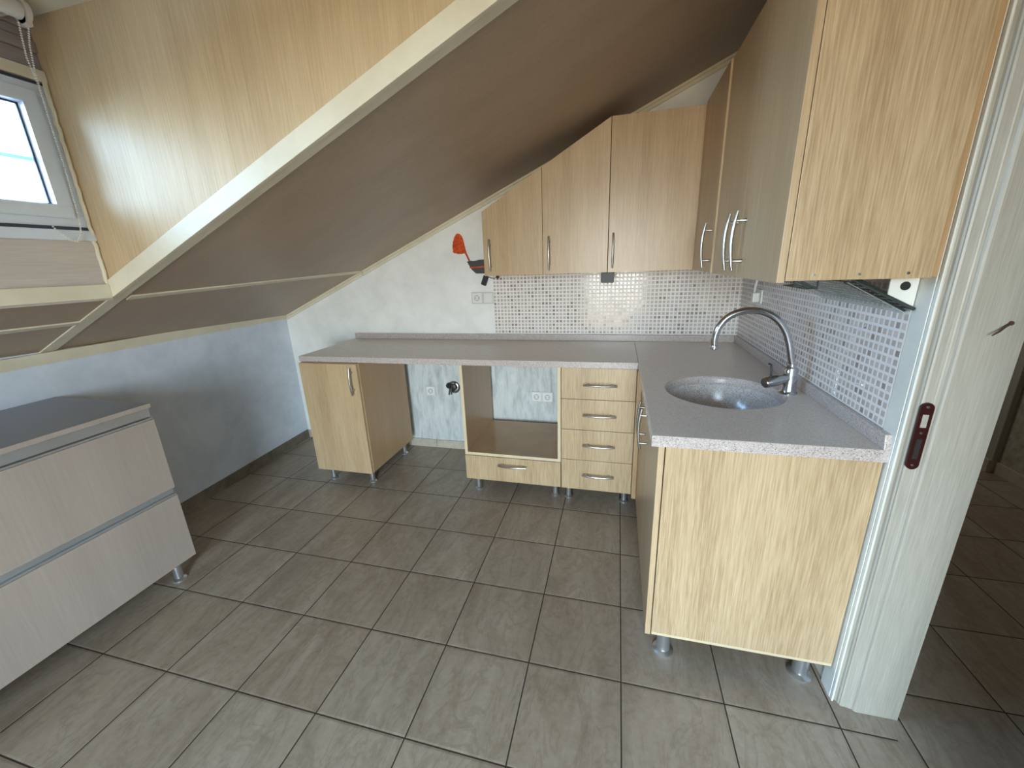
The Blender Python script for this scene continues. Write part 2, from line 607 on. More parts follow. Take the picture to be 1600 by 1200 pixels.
obj('pane', MB().box(-1.26, -0.26, YB - 0.045, YB - 0.035, 0.10, 1.98), 'glass', d2)

# sloped ceiling: laminate boards, with the dormer opening left out
def slope_piece(b, x0, x1, y0, y1, t=0.02):
    b.prism([(x0, cz(x0)), (x1, cz(x1)), (x1, cz(x1) + t), (x0, cz(x0) + t)], 'y', y0, y1)
b = MB()
slope_piece(b, -3.40, 0.0, DY0, 0.0)
slope_piece(b, -3.40, -2.605, DY1, DY0)
slope_piece(b, DXT, 0.0, DY1, DY0)
slope_piece(b, -3.40, 0.0, YB, DY1)
struct('ceiling', b, 'wood_slope')

# dormer
def cheek(b, y0, y1):
    b.prism([(DXW, cz(DXW) - 0.0), (DXT, DZ), (DXW, DZ)], 'y', y0, y1)
b = MB(); cheek(b, DY0, DY0 + 0.02); b.box(DXW - 0.12, DXW, DY0, DY0 + 0.02, 1.36, DZ + 0.02); struct('wall_dormer_back', b, 'wood_cheek')
b = MB(); cheek(b, DY1 - 0.02, DY1); b.box(DXW - 0.12, DXW, DY1 - 0.02, DY1, 1.36, DZ + 0.02); struct('wall_dormer_front', b, 'wood_cheek')
b = MB().box(DXW - 0.12, DXT + 0.02, DY1 - 0.02, DY0 + 0.02, DZ, DZ + 0.03)
struct('ceiling.001', b, 'cream')
b = MB()
b.box(DXW - 0.04, DXW, DY1, DY0, cz(DXW) - 0.02, 1.512)              # board below the window
struct('wall_dormer_left', b, 'wood_haze_h')
b = MB()
struct('trim_13', MB().box(DXW - 0.0, DXW + 0.012, DY1, DY0, 2.018, 2.052, 0.003), 'cream')
for z0, z1, dx in ((2.054, 2.100, 0.004), (2.102, 2.135, 0.010), (2.137, 2.165, 0.004), (2.167, DZ, 0.010)):
    b.box(DXW - 0.04, DXW + dx, DY1, DY0, z0, z1, 0.003)               # boards above the window
b.box(DXW - 0.045, DXW - 0.001, DY1, DY0, 2.017, DZ)
struct('trim_2', b, 'wood_brown_h')

# window
w1 = thing('window_1', '', '', (DXW, -2.25, 1.52))
del w1['label']; del w1['category']
w1['kind'] = 'structure'
WZ0, WZ1 = 1.566, 2.008
b = MB()
ya, yb = -1.5085, -2.9995
b.box(DXW - 0.075, DXW - 0.006, yb, ya, WZ0 - 0.006, WZ0 + 0.034, 0.0)
b.box(DXW - 0.075, DXW - 0.006, yb, ya, WZ1 - 0.034, WZ1, 0.0)
for yy in (ya, yb + 0.060, -2.221):
    b.box(DXW - 0.075, DXW - 0.006, yy - 0.060, yy, WZ0 + 0.0345, WZ1 - 0.0345, 0.0)
obj('window_frame', b, 'pvc', w1)
for (y0, y1) in ((-1.545, -2.243), (-2.259, -2.955)):
    s = MB()
    zz0, zz1 = WZ0 + 0.022, WZ1 - 0.022
    wv = 0.044
    s.box(DXW - 0.06, DXW + 0.004, y1, y0, zz0, zz0 + wv, 0.004)
    s.box(DXW - 0.06, DXW + 0.004, y1, y0, zz1 - wv, zz1, 0.004)
    s.box(DXW - 0.06, DXW + 0.004, y0 - wv, y0, zz0 + wv - .001, zz1 - wv + .001, 0.0)
    s.box(DXW - 0.06, DXW + 0.004, y1, y1 + wv, zz0 + wv - .001, zz1 - wv + .001, 0.0)
    sash = obj('sash', s, 'pvc', w1)
    obj('pane', MB().box(DXW - 0.036, DXW - 0.030, y1 + wv, y0 - wv, zz0 + wv, zz1 - wv), 'dormer_glass', sash)
    g = MB()
    a0, a1, c0, c1 = y1 + wv, y0 - wv, zz0 + wv, zz1 - wv
    for bx in ((a0, a1, c0, c0 + 0.005), (a0, a1, c1 - 0.005, c1), (a0, a0 + 0.005, c0, c1), (a1 - 0.005, a1, c0, c1)):
        g.box(DXW - 0.030, DXW - 0.024, bx[0], bx[1], bx[2], bx[3])
    obj('gasket', g, 'rubber_shade', sash)
    obj('glazing_bar', MB().box(DXW - 0.060, DXW - 0.042, a0, a1, 1.770, 1.782), 'green_plastic', sash)
obj('head_shadow_strip', MB().box(DXW - 0.05, DXW - 0.004, yb, ya, WZ1 + 0.001, WZ1 + 0.008), 'rubber_shade', w1)  # solid dark strip drawn for the shadow line above the frame
obj('sill_shadow_strip', MB().box(DXW - 0.05, DXW - 0.001, yb, ya, 1.548, 1.560), 'rubber_shade', w1)  # shade between sill and frame drawn as a dark strip
obj('window_sill', MB().box(DXW - 0.08, DXW + 0.012, DY1, DY0, 1.512, 1.548, 0.004), 'pvc', w1)

# cream sealant bead in the corner between window wall and cheek
b = MB()
pts = []
for i in range(40):
    z = cz(DXW) + 0.02 + (2.02 - cz(DXW) - 0.02) * i / 39.0
    pts.append((DXW + 0.006 + 0.002 * math.sin(i * 1.7), DY0 - 0.008 + 0.0015 * math.sin(i * 2.3), z))
b.tube(pts, 0.007, 8)
struct('trim_3', b, 'cream', smooth=True)

# cream boards round the dormer opening: a flat face towards the room and a narrow strip below
def along_slope(b, x0, x1, y0, y1, below, above):
    b.prism([(x0, cz(x0) - below), (x1, cz(x1) - below), (x1, cz(x1) + above), (x0, cz(x0) + above)], 'y', y0, y1, 0.0015)
b = MB()
along_slope(b, -2.602, DXT + 0.05, -1.522, -1.505, 0.0175, 0.047)
struct('trim_4', b, 'cream')
b = MB()
along_slope(b, -2.600, 0.0, -1.5205, -1.467, 0.0150, 0.0)
along_slope(b, -3.20, -2.600, -1.505, -1.450, 0.006, 0.0)
struct('trim_5', b, 'cream')
b = MB()
b.box(-2.625, -2.598, DY1, -1.523, cz(-2.62) - 0.012, 1.357, 0.0015)
struct('trim_6', b, 'cream')
b = MB()
along_slope(b, -2.602, DXT + 0.05, DY1 + 0.0, DY1 + 0.017, 0.018, 0.030)
struct('trim_11', b, 'cream')

# thin cover strips on the slope and the cornice along the walls
b = MB()
b.prism([(-2.535, -0.002), (-2.505, -0.002), (-2.640, -1.435), (-2.670, -1.435)], 'z', 0, 0.006)
for v in b.bm.verts:
    v.co.z = cz(v.co.x) - (0.006 if v.co.z < 0.003 else -0.001)
struct('trim_7', b, 'cream')
b = MB()
along_slope(b, -2.890, -2.862, YB, -1.500, 0.006, 0.0)
struct('trim_8', b, 'cream')
b = MB()                         # cornice on the back wall, following the slope
for (off0, off1, th) in ((0.0, 0.014, 0.020), (0.014, 0.034, 0.012)):
    for (xa, xb) in ((-3.255, -2.512), (-2.508, -0.001)):
        b.prism([(xa, cz(xa) - off0), (xb, cz(xb) - off0), (xb, cz(xb) - off1), (xa, cz(xa) - off1)], 'y', -th, 0.0, 0.001)
struct('trim_9', b, 'cream')
b = MB()                         # cornice on the left wall
for (off0, off1, th) in ((-0.02, 0.012, 0.018), (0.012, 0.030, 0.011)):
    zt = cz(-3.24)
    b.prism([(wx(0), 0.0), (wx(0) + th, 0.0), (wx(YB) + th, YB), (wx(YB), YB)], 'z', zt - off1, zt - off0)
struct('trim_10', b, 'cream')

# skirting
b = MB()
xs = [-3.255, -2.93, -2.60, -2.28, -2.055, -1.82, -1.50, -1.18, -0.86, -0.54, -0.22, -0.001]
for a, c in zip(xs[:-1], xs[1:]):
    b.box(a + 0.001, c - 0.001, -0.010, 0.0, 0.0, 0.066, 0.001)
struct('baseboard_back', b, 'skirt')
b = MB()
y = -0.012
while y > YB:
    y2 = max(y - 0.32, YB)
    b.prism([(wx(y - .0015), y - .0015), (wx(y - .0015) + 0.010, y - .0015), (wx(y2) + 0.010, y2), (wx(y2), y2)], 'z', 0.0, 0.072)
    y = y2
struct('baseboard_left', b, 'skirt_dark')

# door frame (doorway to the hall)
d1 = thing('door_1', '', '', (0.08, -1.55, 0))
del d1['label']; del d1['category']
d1['kind'] = 'structure'
prof = [(0.160, -1.499), (0.160, -1.547), (0.052, -1.547), (0.047, -1.5455), (0.045, -1.542), (0.0445, -1.540), (0.0385, -1.5395),
        (0.036, -1.5385), (0.030, -1.5375), (0.018, -1.5365), (0.014, -1.535), (0.0135, -1.531), (0.011, -1.528), (0.0095, -1.522),
        (0.006, -1.5195), (0.002, -1.518), (-0.004, -1.514), (-0.005, -1.508), (-0.002, -1.503), (0.0, -1.499)]
obj('jamb', MB().prism(prof, 'z', 0.0, DOOR_Z, 0.0), 'jamb', d1)
obj('jamb', MB().box(0.0, 0.160, -2.441, -2.40, 0.0, DOOR_Z), 'jamb', d1)
obj('lintel', MB().box(0.0, 0.160, -2.40, -1.547, DOOR_Z - 0.04, DOOR_Z), 'jamb', d1)
obj('architrave', MB().box(-0.006, 0.0005, -1.513, -1.458, 0.0, 2.40, 0.001).box(-0.0045, 0.0005, -1.526, -1.5145, 0.0, 2.4, 0.0015), 'white_trim', d1)
# strike plate with its two openings
b = MB()
ring = []
for k in range(33):
    t = math.pi * k / 32
    ring.append((0.0255 + 0.0135 * math.cos(t), 1.003 + 0.0135 * math.sin(t)))
for k in range(33):
    t = math.pi + math.pi * k / 32
    ring.append((0.0255 + 0.0135 * math.cos(t), 0.852 + 0.0135 * math.sin(t)))
b.prism(ring, 'y', -1.5425, -1.536)
sp = obj('strike_plate', b, 'maroon', d1, label='dark maroon metal strike plate')
obj('latch_opening', MB().box(0.019, 0.031, -1.5436, -1.5424, 0.953, 0.987), 'jamb', sp)
obj('bolt_opening', MB().box(0.020, 0.031, -1.5434, -1.5424, 0.868, 0.922), 'gap', sp)
obj('screw', MB().lathe([(0.0035, 0), (0.003, -0.0012), (0, -0.0015)], (0.0255, -1.5425, 1.006), 'y', 16), 'steel', sp)
obj('screw', MB().lathe([(0.0035, 0), (0.003, -0.0012), (0, -0.0015)], (0.0255, -1.5425, 0.938), 'y', 16), 'steel', sp)
obj('screw', MB().lathe([(0.0035, 0), (0.003, -0.0012), (0, -0.0015)], (0.0255, -1.5425, 0.850), 'y', 16), 'steel', sp)

# hall beyond the doorway
struct('wall_hall_right', MB().box(1.635, 1.80, YB, 1.3, -0.06, 2.6), 'hall_wall')
struct('wall_hall_back', MB().box(0.158, 1.80, 1.1, 1.25, -0.06, 2.6), 'hall_wall')
struct('wall_hall_front', MB().box(0.158, 1.80, YB - 0.12, YB, -0.06, 2.6), 'hall_wall')
struct('wall_hall_left', MB().box(0.040, 0.158, 0.12, 1.25, -0.06, 2.6), 'hall_wall')
struct('ceiling.002', MB().box(-0.02, 1.80, YB - 0.12, 1.3, 2.55, 2.62), 'white_wall')
struct('baseboard_hall', MB().box(1.622, 1.635, YB, 0.26, 0.0, 0.075, 0.002).box(1.585, 1.635, 0.262, 0.34, 0.0, 0.085, 0.002), 'skirt')
struct('trim_12', MB().box(1.60, 1.635, 0.262, 0.335, 0.086, 2.2, 0.003), 'jamb')


# ------------------------------------------------------------------ kitchen units
def bow(p0, p1, outward, sag=0.010, proj=0.026, r=0.0058, over=0.028):
    """bow handle between two posts; returns mesh builder"""
    b = MB()
    p0, p1, o = Vector(p0), Vector(p1), Vector(outward)
    L = (p1 - p0)
    n = L.normalized()
    pts, rs = [], []
    for i in range(21):
        t = i / 20.0
        p = p0 - n * over + (L + n * 2 * over) * t
        h = proj + sag * (1 - (2 * t - 1) ** 2)
        pts.append(p + o * h)
        rs.append(r * (0.78 + 0.22 * (1 - (2 * t - 1) ** 4)))
    b.tube(pts, rs, 12)
    for q in (p0, p1):
        b.tube([q, q + o * 0.004, q + o * (proj + 0.003)], [0.0062, 0.0045, 0.0045], 12)
    return b


def leg(x, y, h, parent, r=0.016, big=False):
    k = 1.45 if big else 1.0
    b = MB()
    b.lathe([(0.0, 0.0), (r * 1.55 * k, 0.0), (r * 1.55 * k, 0.006), (r * 1.25 * k, 0.011), (r * k, 0.014), (r * k, h - 0.006), (r * 1.3 * k, h - 0.004), (r * 1.3 * k, h), (0, h)],
            (x, y, 0.0), 'z', 24)
    return obj('leg', b, 'leg', parent, smooth=True)


def panel(name, x0, x1, y0, y1, z0, z1, mat, parent, bev=0.0012):
    return obj(name, MB().box(x0, x1, y0, y1, z0, z1, bev), mat, parent)


T = 0.018
ZT = 0.8335                      # top of the base units

# 1. left base cabinet, standing out from under the worktop
g = thing('base_cabinet', 'narrow oak base cabinet with one door, left end under the worktop', 'cabinet', (-2.40, -0.38, 0), 'oak base cabinets under the worktop')
x0, x1, yf, yb_, z0 = -2.623, -2.210, -0.648, -0.100, 0.1015
panel('side_panel', x0 + .001, x0 + T, yf + T + .002, yb_, z0, ZT, 'wood_in', g)
panel('side_panel', x1 - T, x1, yf + T + .002, yb_, z0, ZT, 'wood_in', g)
panel('bottom_panel', x0 + T, x1 - T, yf + T + .002, yb_, z0, z0 + T, 'wood_in', g)
panel('back_panel', x0 + T, x1 - T, yb_ - 0.008, yb_, z0 + T, ZT, 'wood_in', g)
panel('top_rail', x0 + T, x1 - T, yf + T + .002, yf + 0.12, ZT - T, ZT, 'wood_in', g)
dr = panel('door', x0, x1 - 0.004, yf, yf + T, z0 - .003, ZT - 0.002, 'wood_soft', g)
obj('handle', bow((-2.2485, yf, 0.672), (-2.2485, yf, 0.784), (0, -1, 0)), 'steel', dr, True)
for lx, ly in ((-2.565, -0.585), (-2.268, -0.575), (-2.262, -0.150), (-2.545, -0.150)):
    leg(lx, ly, z0, g)

# 2. oven unit: open niche above a drawer
g = thing('oven_cabinet', 'open oven housing unit with one drawer beneath its empty niche', 'cabinet', (-1.29, -0.3, 0), 'oak base cabinets under the worktop')
x0, x1, yf, z0, zc = -1.583, -0.9955, -0.582, 0.1015, 0.2835
panel('side_panel', x0, x0 + T, yf + .001, -0.055, zc - T, ZT, 'wood_in', g)
panel('side_panel', x1 - T, x1, yf + .001, -0.055, zc - T, ZT, 'wood_in', g)
panel('shelf', x0 + T, x1 - T, yf + .001, -0.055, zc - T, zc, 'wood_in', g)
panel('carcass', x0 + .004, x1 - .004, yf + T + .002, -0.055, z0 + .004, zc - T - .001, 'wood_in', g)
obj('edge_band', MB().box(x0, x0 + T, yf - .001, yf + .001, zc - T, ZT).box(x1 - T, x1, yf - .001, yf + .001, zc - T, ZT).box(x0 + T, x1 - T, yf - .001, yf + .001, zc - T, zc), 'edge', g)
dr = panel('drawer', x0 - .002, x1 - .0015, yf - .001, yf + T, z0, 0.2610, 'wood', g)
obj('handle', bow((-1.345, yf, 0.2185), (-1.225, yf, 0.2185), (0, -1, 0)), 'steel', dr, True)
for lx, ly in ((-1.531, -0.519), (-1.041, -0.500), (-1.531, -0.12), (-1.041, -0.12)):
    leg(lx, ly, z0 + .004, g)

# 3. drawer unit
g = thing('drawer_cabinet', 'oak unit with four stacked drawers beside the inner corner', 'cabinet', (-0.79, -0.3, 0), 'oak base cabinets under the worktop')
x0, x1, z0 = -0.9935, -0.6020, 0.1015
panel('carcass', x0 + .001, x1 - .001, yf + T + .003, -0.055, z0 + .004, ZT, 'wood_in', g)
for (za, zb_) in ((0.6560, 0.8300), (0.4760, 0.6530), (0.2905, 0.4730), (z0, 0.2875)):
    dr = panel('drawer', x0 + .0015, x1, yf - .001, yf + T, za, zb_, 'wood', g)
    zc_ = zb_ - 0.088 if zb_ > .8 else zb_ - 0.083
    obj('handle', bow((-0.845, yf, zc_), (-0.725, yf, zc_), (0, -1, 0)), 'steel', dr, True)
for lx, ly in ((-0.958, -0.508), (-0.634, -0.500), (-0.958, -0.12), (-0.634, -0.12)):
    leg(lx, ly, z0 + .004, g)

# 4. sink unit along the right wall
g = thing('sink_cabinet', 'oak sink cabinet with wide end panel, beside the doorway', 'cabinet', (-0.29, -1.05, 0), 'oak base cabinets under the worktop')
z0 = 0.109
panel('end_panel', -0.5560, -0.0105, -1.499, -1.481, z0 + .012, ZT, 'wood', g)
panel('bottom_panel', -0.5550, -0.0105, -1.4975, -0.62, z0, z0 + .0115, 'edge', g)
panel('side_panel', -0.5550, -0.020, -0.638, -0.62, z0 + .012, ZT, 'wood_in', g)
panel('back_panel', -0.030, -0.022, -1.480, -0.640, z0 + .012, ZT, 'wood_in', g)
for (ya_, yb2) in ((-1.4985, -1.062), (-1.058, -0.625)):
    dr = panel('door', -0.5770, -0.5590, ya_, yb2, z0 - .001, ZT - .002, 'wood_soft', g)
    hy = yb2 - 0.045 if ya_ < -1.4 else ya_ + 0.045
    obj('handle', bow((-0.577, hy, 0.660), (-0.577, hy, 0.780), (-1, 0, 0)), 'steel', dr, True)
for lx, ly in ((-0.506, -1.452), (-0.066, -1.445), (-0.506, -0.70), (-0.066, -0.70)):
    leg(lx, ly, z0, g, big=(ly < -1))
panel('corner_filler', -0.600, -0.578, -0.640, -0.590, z0, ZT, 'wood_in', g)

# worktop with upstands and the moulded round basin
SX, SY, SR = -0.303, -1.023, 0.205
g = thing('worktop', 'L-shaped speckled stone worktop with upstand and moulded round basin', 'worktop', (-0.6, -0.3, 0.835))
obj('slab', MB().prism([(-2.6360, -0.6240), (-0.5985, -0.6002), (-0.5985, -0.0004), (-2.6440, -0.0004)], 'z', 0.835, 0.8695, 0.003), ['stone_top', 'stone'], g)
b = bmesh.new()
X0, X1, Y0, Y1 = -0.5980, -0.0004, -1.5067, -0.0004
N = 96
angs = [2 * math.pi * i / N for i in range(N)]
for cx_, cy_ in ((X0, Y0), (X0, Y1), (X1, Y0), (X1, Y1)):
    angs.append(math.atan2(cy_ - SY, cx_ - SX) % (2 * math.pi))
angs = sorted(set(round(a, 9) for a in angs))
def rect_hit(a, ins):
    dx, dy = math.cos(a), math.sin(a)
    ts = []
    if dx > 1e-9: ts.append((X1 - ins - SX) / dx)
    if dx < -1e-9: ts.append((X0 + ins - SX) / dx)
    if dy > 1e-9: ts.append((Y1 - ins - SY) / dy)
    if dy < -1e-9: ts.append((Y0 + ins - SY) / dy)
    t = min(ts)
    return SX + dx * t, SY + dy * t
loops = []
for kind, val, z in (('c', SR - .004, 0.845), ('c', SR - .002, 0.860), ('c', SR + .003, 0.8675), ('c', SR + .007, 0.870), ('r', 0.003, 0.870), ('r', 0.0008, 0.869), ('r', 0.0, 0.867), ('r', 0.0, 0.835)):
    lp = []
    for a in angs:
        if kind == 'c':
            lp.append(b.verts.new((SX + val * math.cos(a), SY + val * math.sin(a), z)))
        else:
            hx, hy = rect_hit(a, val)
            lp.append(b.verts.new((hx, hy, z)))
    loops.append(lp)
lp = [b.verts.new((v.co.x, v.co.y, 0.835)) for v in loops[0]]
loops = [lp] + loops + [lp]
n_ = len(angs)
for A, B in zip(loops[:-1], loops[1:]):
    for k in range(n_):
        f = b.faces.new((A[k], A[(k + 1) % n_], B[(k + 1) % n_], B[k]))
bmesh.ops.recalc_face_normals(b, faces=b.faces[:])
mb = MB(); mb.add(b)
obj('slab', mb, ['stone_top', 'stone'], g)
for ch in g.children:            # top faces take the lighter tone; the edges take the darker speckle
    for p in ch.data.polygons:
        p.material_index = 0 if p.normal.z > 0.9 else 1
prof = [(SR + .001, 0.862)]
for i in range(1, 15):
    t = i / 14.0
    prof.append((SR * (math.cos(t * math.pi / 2) ** 0.34) * (1 - 0.0 * t) + (0.0 if t < 1 else 0.03), 0.862 - 0.175 * math.sin(t * math.pi / 2) ** 1.3))
prof = [(r, z) for r, z in prof if r > 0.031] + [(0.030, 0.686)]
inner = [(r, z) for r, z in prof]
outer = [(r + .008 if i else r, z - .008) for i, (r, z) in enumerate(prof)]
bas = obj('basin', MB().lathe(inner + outer[::-1] + [inner[0]], (SX, SY, 0.0), 'z', 72, close=False), 'basin', g, True)
obj('drain', MB().lathe([(0.0, 0.680), (0.036, 0.680), (0.036, 0.6885), (0.030, 0.6895), (0.012, 0.687), (0, 0.687)], (SX, SY, 0.0), 'z', 32), 'chrome', bas, True)
b = MB().box(-2.6447, -0.021, -0.0195, -0.0004, 0.870, 0.9115, 0.0025)
obj('upstand', b, 'stone', g)
b = MB()
b.prism([(-1.5067, 0.870), (-0.0004, 0.870), (-0.0004, 0.9115), (-1.499, 0.9115)], 'x', -0.0205, -0.0004, 0.0025)
obj('upstand', b, 'stone', g)

# splashbacks of small mosaic
o = obj('mosaic_splashback', MB().box(-1.526, -0.0065, -0.006, -0.0002, 0.913, 1.312), mosaic_mat('mosaic_back', 'X', off=(-1.531, 0.915)))
tag(o, 'pale grey and white mosaic splashback on the wall facing the camera', 'splashback', 'mosaic splashbacks')
o = obj('mosaic_splashback', MB().box(-0.006, -0.0002, -1.4555, -0.0065, 0.913, 1.312), mosaic_mat('mosaic_right', 'Y', off=(-1.456, 0.915)))
tag(o, 'pale grey and white mosaic splashback behind the tap, beside the doorway', 'splashback', 'mosaic splashbacks')

# tap
TX, TY = -0.078, -1.020
g = thing('mixer_tap', 'chrome mixer tap with tall curved spout on the worktop behind the basin', 'tap', (TX, TY, 0.870))
b = MB()
b.lathe([(0.0, 0.0), (0.0320, 0.0), (0.0320, 0.004), (0.0285, 0.007), (0.0265, 0.012), (0.0225, 0.070), (0.0215, 0.086), (0.0195, 0.090), (0.0195, 0.098), (0.0150, 0.102), (0.0150, 0.112), (0.0, 0.112)], (TX, TY, 0.8702), 'z', 32)
obj('body', b, 'chrome', g, True)
ctrl = [(-0.078, 0.980), (-0.086, 1.010), (-0.099, 1.060), (-0.117, 1.105), (-0.148, 1.146), (-0.190, 1.171), (-0.238, 1.180), (-0.285, 1.171),
        (-0.320, 1.148), (-0.342, 1.112), (-0.350, 1.075), (-0.348, 1.045)]
pts = []
for i in range(len(ctrl) - 1):
    p0, p1, p2, p3 = [Vector((c[0], TY, c[1])) for c in (ctrl[max(i - 1, 0)], ctrl[i], ctrl[i + 1], ctrl[min(i + 2, len(ctrl) - 1)])]
    for s in range(5):
        t = s / 5.0
        pts.append(0.5 * ((2 * p1) + (-p0 + p2) * t + (2 * p0 - 5 * p1 + 4 * p2 - p3) * t * t + (-p0 + 3 * p1 - 3 * p2 + p3) * t ** 3))
pts.append(Vector((ctrl[-1][0], TY, ctrl[-1][1])))
sp_o = obj('spout', MB().tube(pts, 0.0122, 20), 'chrome', g, True)
obj('aerator', MB().lathe([(0.0, -0.004), (0.0108, -0.004), (0.0136, -0.001), (0.0136, 0.012), (0.0125, 0.014), (0, .014)], (-0.348, TY, 1.036), 'z', 24), 'chrome', sp_o, True)
dirv = Vector((-0.90, -0.34, -0.14)).normalized()
c0 = Vector((TX, TY, 0.930))
lv = obj('mixer_handle', MB().lathe([(0.0, 0.0), (0.0190, 0.0), (0.0190, 0.045), (0.0205, 0.046), (0.0205, 0.098), (0.0175, 0.102), (0, 0.102)], c0, tuple(dirv), 28), 'chrome', g, True)
e = c0 + dirv * 0.078
obj('lever', MB().tube([e, e + Vector((0.0, 0.003, 0.03)), e + Vector((-0.002, 0.006, 0.064)), e + Vector((-0.012, 0.004, 0.068))], [0.0042, 0.0032, 0.0032, 0.0040], 10), 'black', lv, True)

# ------------------------------------------------------------------ wall units
ZB = 1.311
def top_line(x):                 # cut of the two left wall units under the slope
    return 1.662 + (2.050 - 1.662) / (1.466 - 0.785) * (x + 1.466)
yf = -0.356
labels = ['oak wall cabinet with slanted top, leftmost and shortest of the row', 'oak wall cabinet with slanted top, between the shortest one and the full-height one',
          'widest oak wall cabinet on the back wall, flat top, reaching the corner']
hand = [(-1.4275, 1.365, 1.482), (-1.0870, 1.362, 1.482), (-0.7460, 1.362, 1.482)]
for (xa, xb, lab, hd) in ((-1.4700, -1.1260, labels[0], hand[0]), (-1.1240, -0.7735, labels[1], hand[1]), (-0.7705, -0.3420, labels[2], hand[2])):
    g = thing('wall_cabinet', lab, 'cabinet', ((xa + xb) / 2, -0.17, ZB), 'oak wall cabinets')
    if xb < -0.77:
        za, zb2 = top_line(xa), min(2.050, top_line(xb))
    else:
        za = zb2 = 2.050
    obj('carcass', MB().prism([(xa + .001, ZB + .002), (xb - .001, ZB + .002), (xb - .001, zb2 - .002), (xa + .001, za - .002)], 'y', yf + T + .002, -0.007, 0.001), 'wood_in', g)
    dr = obj('door', MB().prism([(xa, ZB), (xb, ZB), (xb, zb2), (xa, za)], 'y', yf, yf + T, 0.0012), 'wood_soft', g)
    obj('handle', bow((hd[0], yf, hd[1]), (hd[0], yf, hd[2]), (0, -1, 0)), 'steel', dr, True)
# right run
ZR = 2.052
specs = (('narrow oak wall cabinet in the corner of the two rows', -0.375, -0.7990, -0.3460, -0.760),
         ('middle oak wall cabinet above the basin', -0.8010, -1.1640, -0.3390, -1.120),
         ('oak wall cabinet nearest the doorway, with screwed end panel', -1.1660, -1.5350, -0.3390, -1.212))
for i, (lab, ya_, yb2, xf, hy) in enumerate(specs):
    g = thing('wall_cabinet', lab, 'cabinet', (-0.16, (ya_ + yb2) / 2, ZB), 'oak wall cabinets')
    c0_, c1_ = yb2 + .001, (ya_ - .001 if i else -0.340)
    ye = c0_ + (T if i == 2 else 0)
    panel('carcass', xf + T + .002, -0.007, ye, c1_, ZB + .002, ZR - .002, 'wood_in', g)
    if i == 2:
        ep = panel('end_panel', xf + T + .0005, -0.029, yb2, yb2 + T, ZB, ZR, 'wood', g)
        for sx_, sz_ in ((-0.262, ZB + .013), (-0.170, ZB + .012), (-0.075, ZB + .012)):
            obj('screw', MB().lathe([(0.0032, 0.0005), (0.0032, -0.001), (0.0, -0.0012)], (sx_, yb2, sz_), 'y', 16), 'steel', ep, True)
    dr = panel('door', xf, xf + T - (.001 if i else -.002), yb2, ya_ - (0 if i else 0.0), ZB - (.004 if i else 0), ZR + .004, 'wood_soft', g)
    obj('handle', bow((xf, hy, 1.358), (xf, hy, 1.478), (-1, 0, 0)), 'steel', dr, True)

# dish rack tray pulled out under the wall cabinet
g = thing('dish_rack', 'dark wire dish rack with white end plate hanging under the wall cabinet', 'rack', (-0.1, -1.40, 1.27))
b = MB()
b.prism([(-0.066, 1.3095), (-0.008, 1.3095), (-0.008, 1.240), (-0.066, 1.262)], 'y', -1.462, -1.458, 0.0)
ep = obj('end_plate', b, 'white_plastic', g)
obj('hole', MB().lathe([(0.0, -0.0015), (0.0105, -0.0012), (0.0105, 0.0005), (0.0, 0.0005)], (-0.034, -1.462, 1.289), 'y', 24), 'black', ep)
b = MB()
b.tube([(-0.140, -1.452, 1.306), (-0.008, -1.468, 1.233)], 0.0042, 8)
b.tube([(-0.128, -1.452, 1.306), (-0.008, -1.452, 1.242)], 0.0030, 8)
b.tube([(-0.152, -1.440, 1.300), (-0.010, -1.440, 1.226)], 0.0030, 8)
for k in range(9):
    t = k / 8.0
    x_, z_ = -0.140 + 0.132 * t, 1.306 - 0.073 * t
    b.tube([(x_, -1.452 - 0.016 * t, z_), (x_ - .004, -1.00, z_ + .004)], 0.0016, 6)
for yy in (-1.30, -1.15, -1.00):
    b.tube([(-0.145, yy, 1.304), (-0.010, yy, 1.236)], 0.0025, 6)
obj('wire_grid', b, 'smoke_wire', g, True)
obj('drip_tray', MB().prism([(-0.150, 1.3005), (-0.012, 1.2220), (-0.012, 1.2195), (-0.150, 1.298)], 'y', -1.448, -1.00), 'clear', g)
g = thing('cup_hanger', 'small dark wire grille under the front edge of the wall cabinet', 'rack', (-0.28, -1.48, 1.295))
b = MB()
for k in range(3):
    b.tube([(-0.300 + .012 * k, -1.505, 1.3085), (-0.262 + .012 * k, -1.505, 1.290)], 0.0020, 6)
b.tube([(-0.300, -1.505, 1.3085), (-0.300, -1.36, 1.3075)], 0.0022, 6)
b.tube([(-0.262, -1.505, 1.290), (-0.262, -1.36, 1.290)], 0.0022, 6)
b.tube([(-0.238, -1.505, 1.290), (-0.238, -1.36, 1.290), (-0.238, -1.36, 1.3105)], 0.0022, 6)
b.tube([(-0.262, -1.36, 1.290), (-0.238, -1.36, 1.290)], 0.0022, 6)
b.tube([(-0.262, -1.505, 1.290), (-0.238, -1.505, 1.290), (-0.238, -1.505, 1.3105)], 0.0022, 6)
obj('wire_grid', b, 'smoke_wire', g, True)

